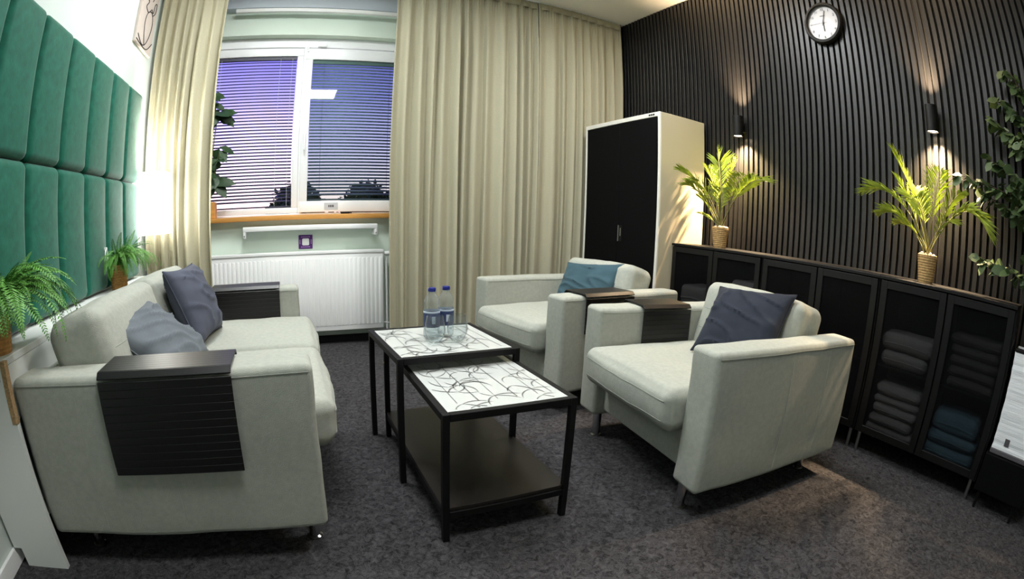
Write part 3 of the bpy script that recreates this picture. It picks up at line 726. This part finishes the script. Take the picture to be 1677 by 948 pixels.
# ================================================================== PALMS
def frond(bm_r, bm_l, base, tip, sag, nl, ll, lw, seed, start=.35):
    r = random.Random(seed); base, tip = Vector(base), Vector(tip)
    mid = (base+tip)/2+Vector((0, 0, sag)); pts = []
    for k in range(13):
        t = k/12; pts.append(base*(1-t)**2+mid*2*t*(1-t)+tip*t*t)
    tube(bm_r, pts, [.0045*(1-.8*k/12) for k in range(13)], 5)
    for k in range(nl):
        t = start+(1-start)*k/(nl-1); i = min(11, int(t*12)); p = base*(1-t)**2+mid*2*t*(1-t)+tip*t*t; d = (pts[i+1]-pts[i]).normalized()
        up = Vector((0, 0, 1)); s = d.cross(up)
        if s.length < .1: s = d.cross(Vector((1, 0, 0)))
        s.normalize(); n = s.cross(d)
        L = ll*math.sin(PI*(.18+.74*(t-start)/(1-start)))*r.uniform(.85, 1.1)
        for q in (-1, 1):
            dv = (d*r.uniform(.75, 1.0)+s*q*r.uniform(.75, 1.0)+n*r.uniform(.0, .35)).normalized()
            e = p+dv*L-Vector((0, 0, L*.15)); m_ = p+dv*L*.5; w = d.cross(dv).cross(dv).normalized()*lw
            a, b, c, f = bm_l.verts.new(p), bm_l.verts.new(m_+w), bm_l.verts.new(e), bm_l.verts.new(m_-w)
            bm_l.faces.new((a, b, c)); bm_l.faces.new((a, c, f))
def palm(label, loc, fronds, seed):
    t = thing('potted_palm', label, 'potted plant', loc, group='two palms in woven pots')
    n = 6; b_ = lathe(B(), [(0, 0), (.042, 0), (.058, .135), (.054, .137), (.050, .120), (0, .118)], 20)
    obj('woven_pot', b_, M['wicker2'], t)
    for z in [.008+.0125*k for k in range(10)]:
        obj('weave_band', lathe(B(), [(.0425+z*.1185, z), (.0445+z*.1185, z+.004), (.0425+z*.1185+.0008, z+.008)], 20), M['wicker2'], t)
    r = random.Random(seed)
    for k in range(16):
        a = r.uniform(0, 2*PI); q = r.uniform(0, .042); bb = B(); bmesh.ops.create_icosphere(bb, subdivisions=1, radius=r.uniform(.009, .014))
        for v in bb.verts: v.co.z *= .7
        obj('pebble', bb, M['pebble'], t, (q*math.cos(a), q*math.sin(a), .130+r.uniform(0, .010)))
    for k, (tip, sag, ll, nl) in enumerate(fronds):
        br, bl = B(), B(); an = k*2.4
        frond(br, bl, (.012*math.cos(an), .012*math.sin(an), .12), tip, sag, int(nl*1.3), ll*1.4, .0034, seed*10+k)
        fo = obj('frond', bl, M['palm'], t, smooth=0); obj('stalk', br, M['stem'], fo)
    return t
palm('potted palm beside the tall cabinet lit from above', (3.70, 2.372, BZ), [
    ((-.02, .03, .66), .12, .13, 26), ((.05, -.08, .60), .15, .12, 24), ((-.24, .20, .50), .16, .12, 24), ((-.20, .17, .40), .15, .11, 22), ((-.06, -.42, .44), .22, .12, 26),
    ((-.10, -.28, .47), .14, .11, 22), ((-.10, .13, .33), .06, .09, 16), ((-.22, .08, .42), .16, .11, 22), ((-.02, .12, .54), .12, .11, 20), ((-.12, -.10, .38), .10, .10, 18), ((-.08, .13, .22), .03, .07, 12)], 3)
palm('potted palm nearest the viewer lit from above', (3.70, .880, BZ), [
    ((-.04, .22, .64), .12, .13, 26), ((-.06, -.08, .54), .10, .11, 22), ((-.05, .40, .40), .26, .12, 26), ((-.06, .28, .30), .16, .12, 24), ((-.04, -.38, .26), .34, .13, 26),
    ((-.06, -.20, .44), .14, .10, 20), ((-.02, .20, .50), .08, .11, 22), ((-.20, .05, .38), .16, .11, 20), ((.05, .10, .46), .10, .10, 18), ((-.10, -.16, .30), .12, .09, 16), ((-.06, .18, .26), .10, .10, 18)], 5)

# ================================================================== FERNS
def fern_mesh(L, seed, droop):
    r = random.Random(seed); bl = B(); n = 40; P_ = [Vector((0, 0, 0))]
    for k in range(n):
        t = k/n; a = 1.2-droop*t; P_.append(P_[-1]+Vector((math.cos(a), .12*math.sin(t*3+seed), math.sin(a))).normalized()*L/n)
    tube(bl, P_, [.0016*(1-.7*k/n) for k in range(n+1)], 4)
    for k in range(4, n+1):
        t = k/n; d = (P_[k]-P_[k-1]).normalized(); nn = Vector((-d.z, 0, d.x)); ll = .026*math.sin(PI*min(1, .14+.84*t))**.7*r.uniform(.9, 1.1)*(L/.28)**.5
        for q in (-1, 1):
            dv = (Vector((0, q, 0))+d*.25-nn*r.uniform(.0, .35)).normalized(); p = P_[k]; w = d*.0030
            a, b, c, f = bl.verts.new(p-w*.6), bl.verts.new(p+dv*ll*.55+w), bl.verts.new(p+dv*ll+w*.6), bl.verts.new(p+dv*ll*.55-w)
            bl.faces.new((a, b, c, f))
    me = bpy.data.meshes.new('frond'); bl.to_mesh(me); bl.free(); me.materials.append(M['leaf']); return me
FM = [fern_mesh(.26, 1, 1.7), fern_mesh(.30, 2, 2.3), fern_mesh(.24, 3, 3.0), fern_mesh(.24, 4, .6), fern_mesh(.32, 5, 2.7)]
def fern(label, loc, s, R, Hh, nfr, seed, side):
    t = thing('potted_fern', label, 'potted plant', loc, group='two ferns in wicker baskets')
    b_ = lathe(B(), [(0, 0), (R*.86, 0), (R, Hh), (R*.93, Hh), (R*.86, Hh-.015), (0, Hh-.015)], 24); obj('wicker_basket', b_, M['wicker'], t)
    for k in range(9):
        z = .004+(Hh-.012)*k/9; q = R*(.86+.14*z/Hh); obj('weave_band', lathe(B(), [(q, z), (q+.0025, z+Hh/20), (q+.0006, z+Hh/10)], 24), M['wicker'], t)
    obj('soil', lathe(B(), [(0, Hh-.008), (R*.88, Hh-.010)], 20), M['soil'], t)
    r = random.Random(seed)
    for k in range(nfr):
        an = r.uniform(-1, 1); an = math.radians(105)*an   # the wall side stays bare
        m = FM[r.choice((0, 1, 1, 2, 4, 4)) if k > nfr*.16 else r.choice((3, 0))]
        wall = max(0., abs(an)-math.radians(70))/math.radians(35)
        ff = obj('frond', m, None, t, (R*.3*math.cos(an), R*.4*math.sin(an), Hh-.012), (r.uniform(-.25, .25), r.uniform(-.25, .15), an))
        q = s*r.uniform(.7, 1.12)*(1-.25*wall); ff.scale = (q, q, q)
    return t
fern('bushy fern in a wicker basket on the ledge nearest the viewer', (.135, 1.475, LZ), 1.18, .060, .11, 110, 3, 0.)
fern('smaller fern in a wicker basket at the far end of the ledge', (.135, 2.78, LZ), .92, .052, .13, 80, 8, 0.)
cl_ = thing('white_cable_loop', 'small white cable loop hanging on the green panels above the far fern', 'cable', (.095, 2.70, .87))
obj('loop', tube(B(), [(0, .018*math.cos(k*PI/8), .03*math.sin(k*PI/8)) for k in range(-3, 12)], .004, 8), M['white'], cl_)
obj('clip', box(-.012, .004, -.008, .008, .026, .040, .002, 1), M['white'], cl_)

# ================================================================== PAPER LAMPS
def paper_shade(t, w, h, m, x0, y0, z0):
    b_ = B(); nz = 40
    r = random.Random(2); ring = []
    for j in range(nz+1):
        q = r.uniform(-.0012, .0012); a = w/2+q
        ring.append([b_.verts.new((x0+sx*a, y0+sy*a, z0+h*j/nz)) for sx, sy in ((-1, -1), (1, -1), (1, 1), (-1, 1))])
    for A, C in zip(ring, ring[1:]):
        for k in range(4): b_.faces.new((A[k], A[(k+1) % 4], C[(k+1) % 4], C[k]))
    o = obj('paper_shade', b_, m, t, smooth=0); solid(o, .002); return o
ll = thing('lit_paper_lamp', 'brightly lit square paper lamp on the left wall beside the curtain', 'lamp', (0, 3.47, .945))
paper_shade(ll, .215, .40, M['lit'], .150, 0, 0)
obj('wall_arm', box(0, .05, -.02, .02, .18, .22, .004, 1), M['white'], ll)
obj('base_plate', box(.0445, .2555, -.1055, .1055, -.004, .002), M['white'], ll)
obj('shade_frame', tube(B(), [(.045, -.104, .006), (.255, -.104, .006), (.255, .104, .006), (.045, .104, .006), (.045, -.104, .006)], .003, 6), M['white'], ll)
pll = bpy.data.lights.new('lamp_bulb', 'POINT'); pll.energy = 40; pll.color = (1, .96, .88); pll.shadow_soft_size = .05
plo = bpy.data.objects.new('lamp_bulb', pll); COL.objects.link(plo); plo.parent = ll; plo.location = (.15, 0, .20)
fl = thing('paper_floor_lamp', 'unlit white square paper lamp on a black stool at the right edge', 'lamp', (3.66, .150, 0))
paper_shade(fl, .262, .42, M['paper'], 0, 0, .288)
bf = B(); bx(bf, -.135, .135, -.135, .135, .264, .286, .003, 1); obj('base_plate', bf, M['dark_lbl'], fl)
obj('maker_tag', box(-.1335, -.132, .040, .068, .312, .345), M['dark_lbl'], fl)
st = thing('lamp_stool', 'low black stool under the unlit paper lamp', 'stool', (3.66, .150, 0))
obj('stool_box', box(-.150, .150, -.150, .150, .085, .262, .004, 1), M['cab_black'], st)
for sx in (-1, 1):
    for sy in (-1, 1): obj('leg', tube(B(), [(sx*.128, sy*.115, 0), (sx*.128, sy*.115, .09)], [.008, .012], 10), M['black'], st)
obj('top_clip', box(-.135, -.09, .08, .132, .706, .722, .003, 1), M['black'], fl)

# ================================================================== CLIMBING PLANT ON THE RIGHT
vp = thing('leafy_plant', 'tall leafy green plant against the slats at the right edge', 'plant', (3.72, -.28, 0))
obj('pot', lathe(B(), [(0, 0), (.10, 0), (.125, .24), (.115, .24), (.108, .20), (0, .20)], 24), M['black'], vp)
obj('soil', lathe(B(), [(0, .205), (.107, .2)], 20), M['soil'], vp)
obj('trunk', tube(B(), [(0, 0, .19), (.01, .05, .6), (.0, .12, 1.0), (.03, .26, 1.4), (.05, .45, 1.70), (.06, .62, 1.98)], [.016, .014, .011, .008, .005, .003], 8), M['bark'], vp)
rv = random.Random(12)
branches = [((.03, .26, 1.40), (.04, .78, 1.72)), ((.0, .18, 1.2), (-.02, .80, 1.52)), ((.0, .18, 1.2), (-.02, .98, 1.43)), ((.0, .14, 1.05), (.0, .86, 1.36)), ((.04, .36, 1.55), (.05, .74, 1.84)),
            ((.05, .45, 1.7), (.06, .66, 1.99)), ((.0, .1, .9), (-.02, .84, 1.05)), ((.02, .22, 1.3), (.05, .55, 1.22)), ((.0, .16, 1.1), (-.08, .55, 1.30)), ((.03, .3, 1.45), (-.05, .60, 1.60)), ((.04, .36, 1.55), (.02, .58, 1.42)), ((0, .12, 1.0), (-.04, .5, 1.18)), ((.03, .3, 1.45), (.05, .42, 1.86)), ((.03, .3, 1.45), (.04, .62, 1.75)), ((.02, .22, 1.3), (.03, .66, 1.62)), ((.02, .22, 1.3), (-.03, .70, 1.40)), ((.0, .18, 1.2), (.04, .62, 1.30)), ((.05, .45, 1.7), (.05, .56, 1.88)), ((0, .12, 1.0), (.02, .60, 1.10))]
lme = None
for k, (a, b) in enumerate(branches):
    a, b = Vector(a), Vector(b); mid = (a+b)/2+Vector((0, 0, .05)); pts = [a*(1-t)**2+mid*2*t*(1-t)+b*t*t for t in [i/8 for i in range(9)]]
    br = obj('branch', tube(B(), pts, [.004-.0003*i for i in range(9)], 5), M['bark'], vp)
    nleaf = int((b-a).length/.014)+6
    for i in range(nleaf):
        t = .25+.75*i/(nleaf-1); p = a*(1-t)**2+mid*2*t*(1-t)+b*t*t
        an = rv.uniform(0, 2*PI)
        if lme is None:
            lb_ = B(); leafquad(lb_, Vector((0, 0, 0)), Vector((0, 1, 0)), Vector((0, 0, 1)),   .066, .046, .15); lo_ = obj('leaf', lb_, M['vine'], br, p); lme = lo_.data
        else: lo_ = obj('leaf', lme, None, br, p)
        lo_.rotation_euler = (rv.uniform(-1.2, .6), rv.uniform(-.8, .8)+math.radians(-50)*rv.random(), rv.uniform(-1.6, 1.6)); q = rv.uniform(.7, 1.25); lo_.scale = (q, q, q)
        lo_.location = p+Vector((rv.uniform(-.02, .0), rv.uniform(-.01, .01), rv.uniform(-.015, .015)))

# ================================================================== CEILING LIGHTS
for k, (x, y, lab) in enumerate(((1.45, .75, 'square ceiling light panel nearer to the viewer'), (2.75, 2.15, 'square ceiling light panel above the armchairs'), (1.0, 2.75, 'added unseen fill light panel above the far end of the sofa'))):  # the last panel is an added fill that brightens the window wall
    t = thing('ceiling_light', lab, 'ceiling light', (x, y, H), group='three square ceiling light panels')
    f = B()
    for a in ((-.31, .31, -.31, -.295), (-.31, .31, .295, .31), (-.31, -.295, -.295, .295), (.295, .31, -.295, .295)): bx(f, a[0], a[1], a[2], a[3], -.03, 0)
    obj('frame', f, M['white'], t); obj('diffuser', box(-.295, .295, -.295, .295, -.022, -.016), M['panel_on'], t)
    l = bpy.data.lights.new('panel_light', 'AREA'); l.shape = 'SQUARE'; l.size = .58; l.energy = CEIL_W[k]; l.color = (.96, .99, 1.0)
    lo = bpy.data.objects.new('panel_light', l); COL.objects.link(lo); lo.parent = t; lo.location = (0, 0, -.026)

# ================================================================== OUTSIDE
gd = obj('outdoor_ground', box(-25, 30, 4.5, 60, -.7, -.6), mat('dusk_grass', rgb(46, 52, 40), 1.), None); tag(gd, 'dark grassy ground outside the window', 'ground', kind='structure')
def bush(label, x, y, h, w, seed):
    t = thing('garden_tree', label, 'tree', (x, y, -.6), group='dark trees outside the window')
    obj('trunk', tube(B(), [(0, 0, 0), (.05, 0, h*.35), (0, .05, h*.7)], [.12, .09, .04], 8), M['bark'], t)
    r = random.Random(seed); bm = B()
    cl = [(r.uniform(-w/2, w/2)*(1.1-k/24), r.uniform(-.6, .6), h*(.10+.80*k/22), r.uniform(.30, .42)*w*.42) for k in range(22)]
    for k in range(5200):
        c = r.choice(cl); d = Vector((r.gauss(0, 1), r.gauss(0, .6), r.gauss(0, .8))).normalized()*c[3]*r.uniform(.3, 1.05)
        leafquad(bm, Vector((c[0], c[1], c[2]))+d, Vector((r.uniform(-1, 1), r.uniform(-1, 1), r.uniform(-1, .4))), Vector((.1, .2, 1)), .34, .22)
    obj('foliage', bm, M['dleaf'], t)['kind'] = 'stuff'
bush('dark leafy tree outside behind the left sash', 1.6, 24, 3.2, 4.4, 1)
bush('dark leafy tree outside behind the middle of the window', 5.6, 29, 3.7, 4.8, 2)
bush('dark leafy tree outside behind the right sash', 7.8, 22, 2.9, 4.6, 3)
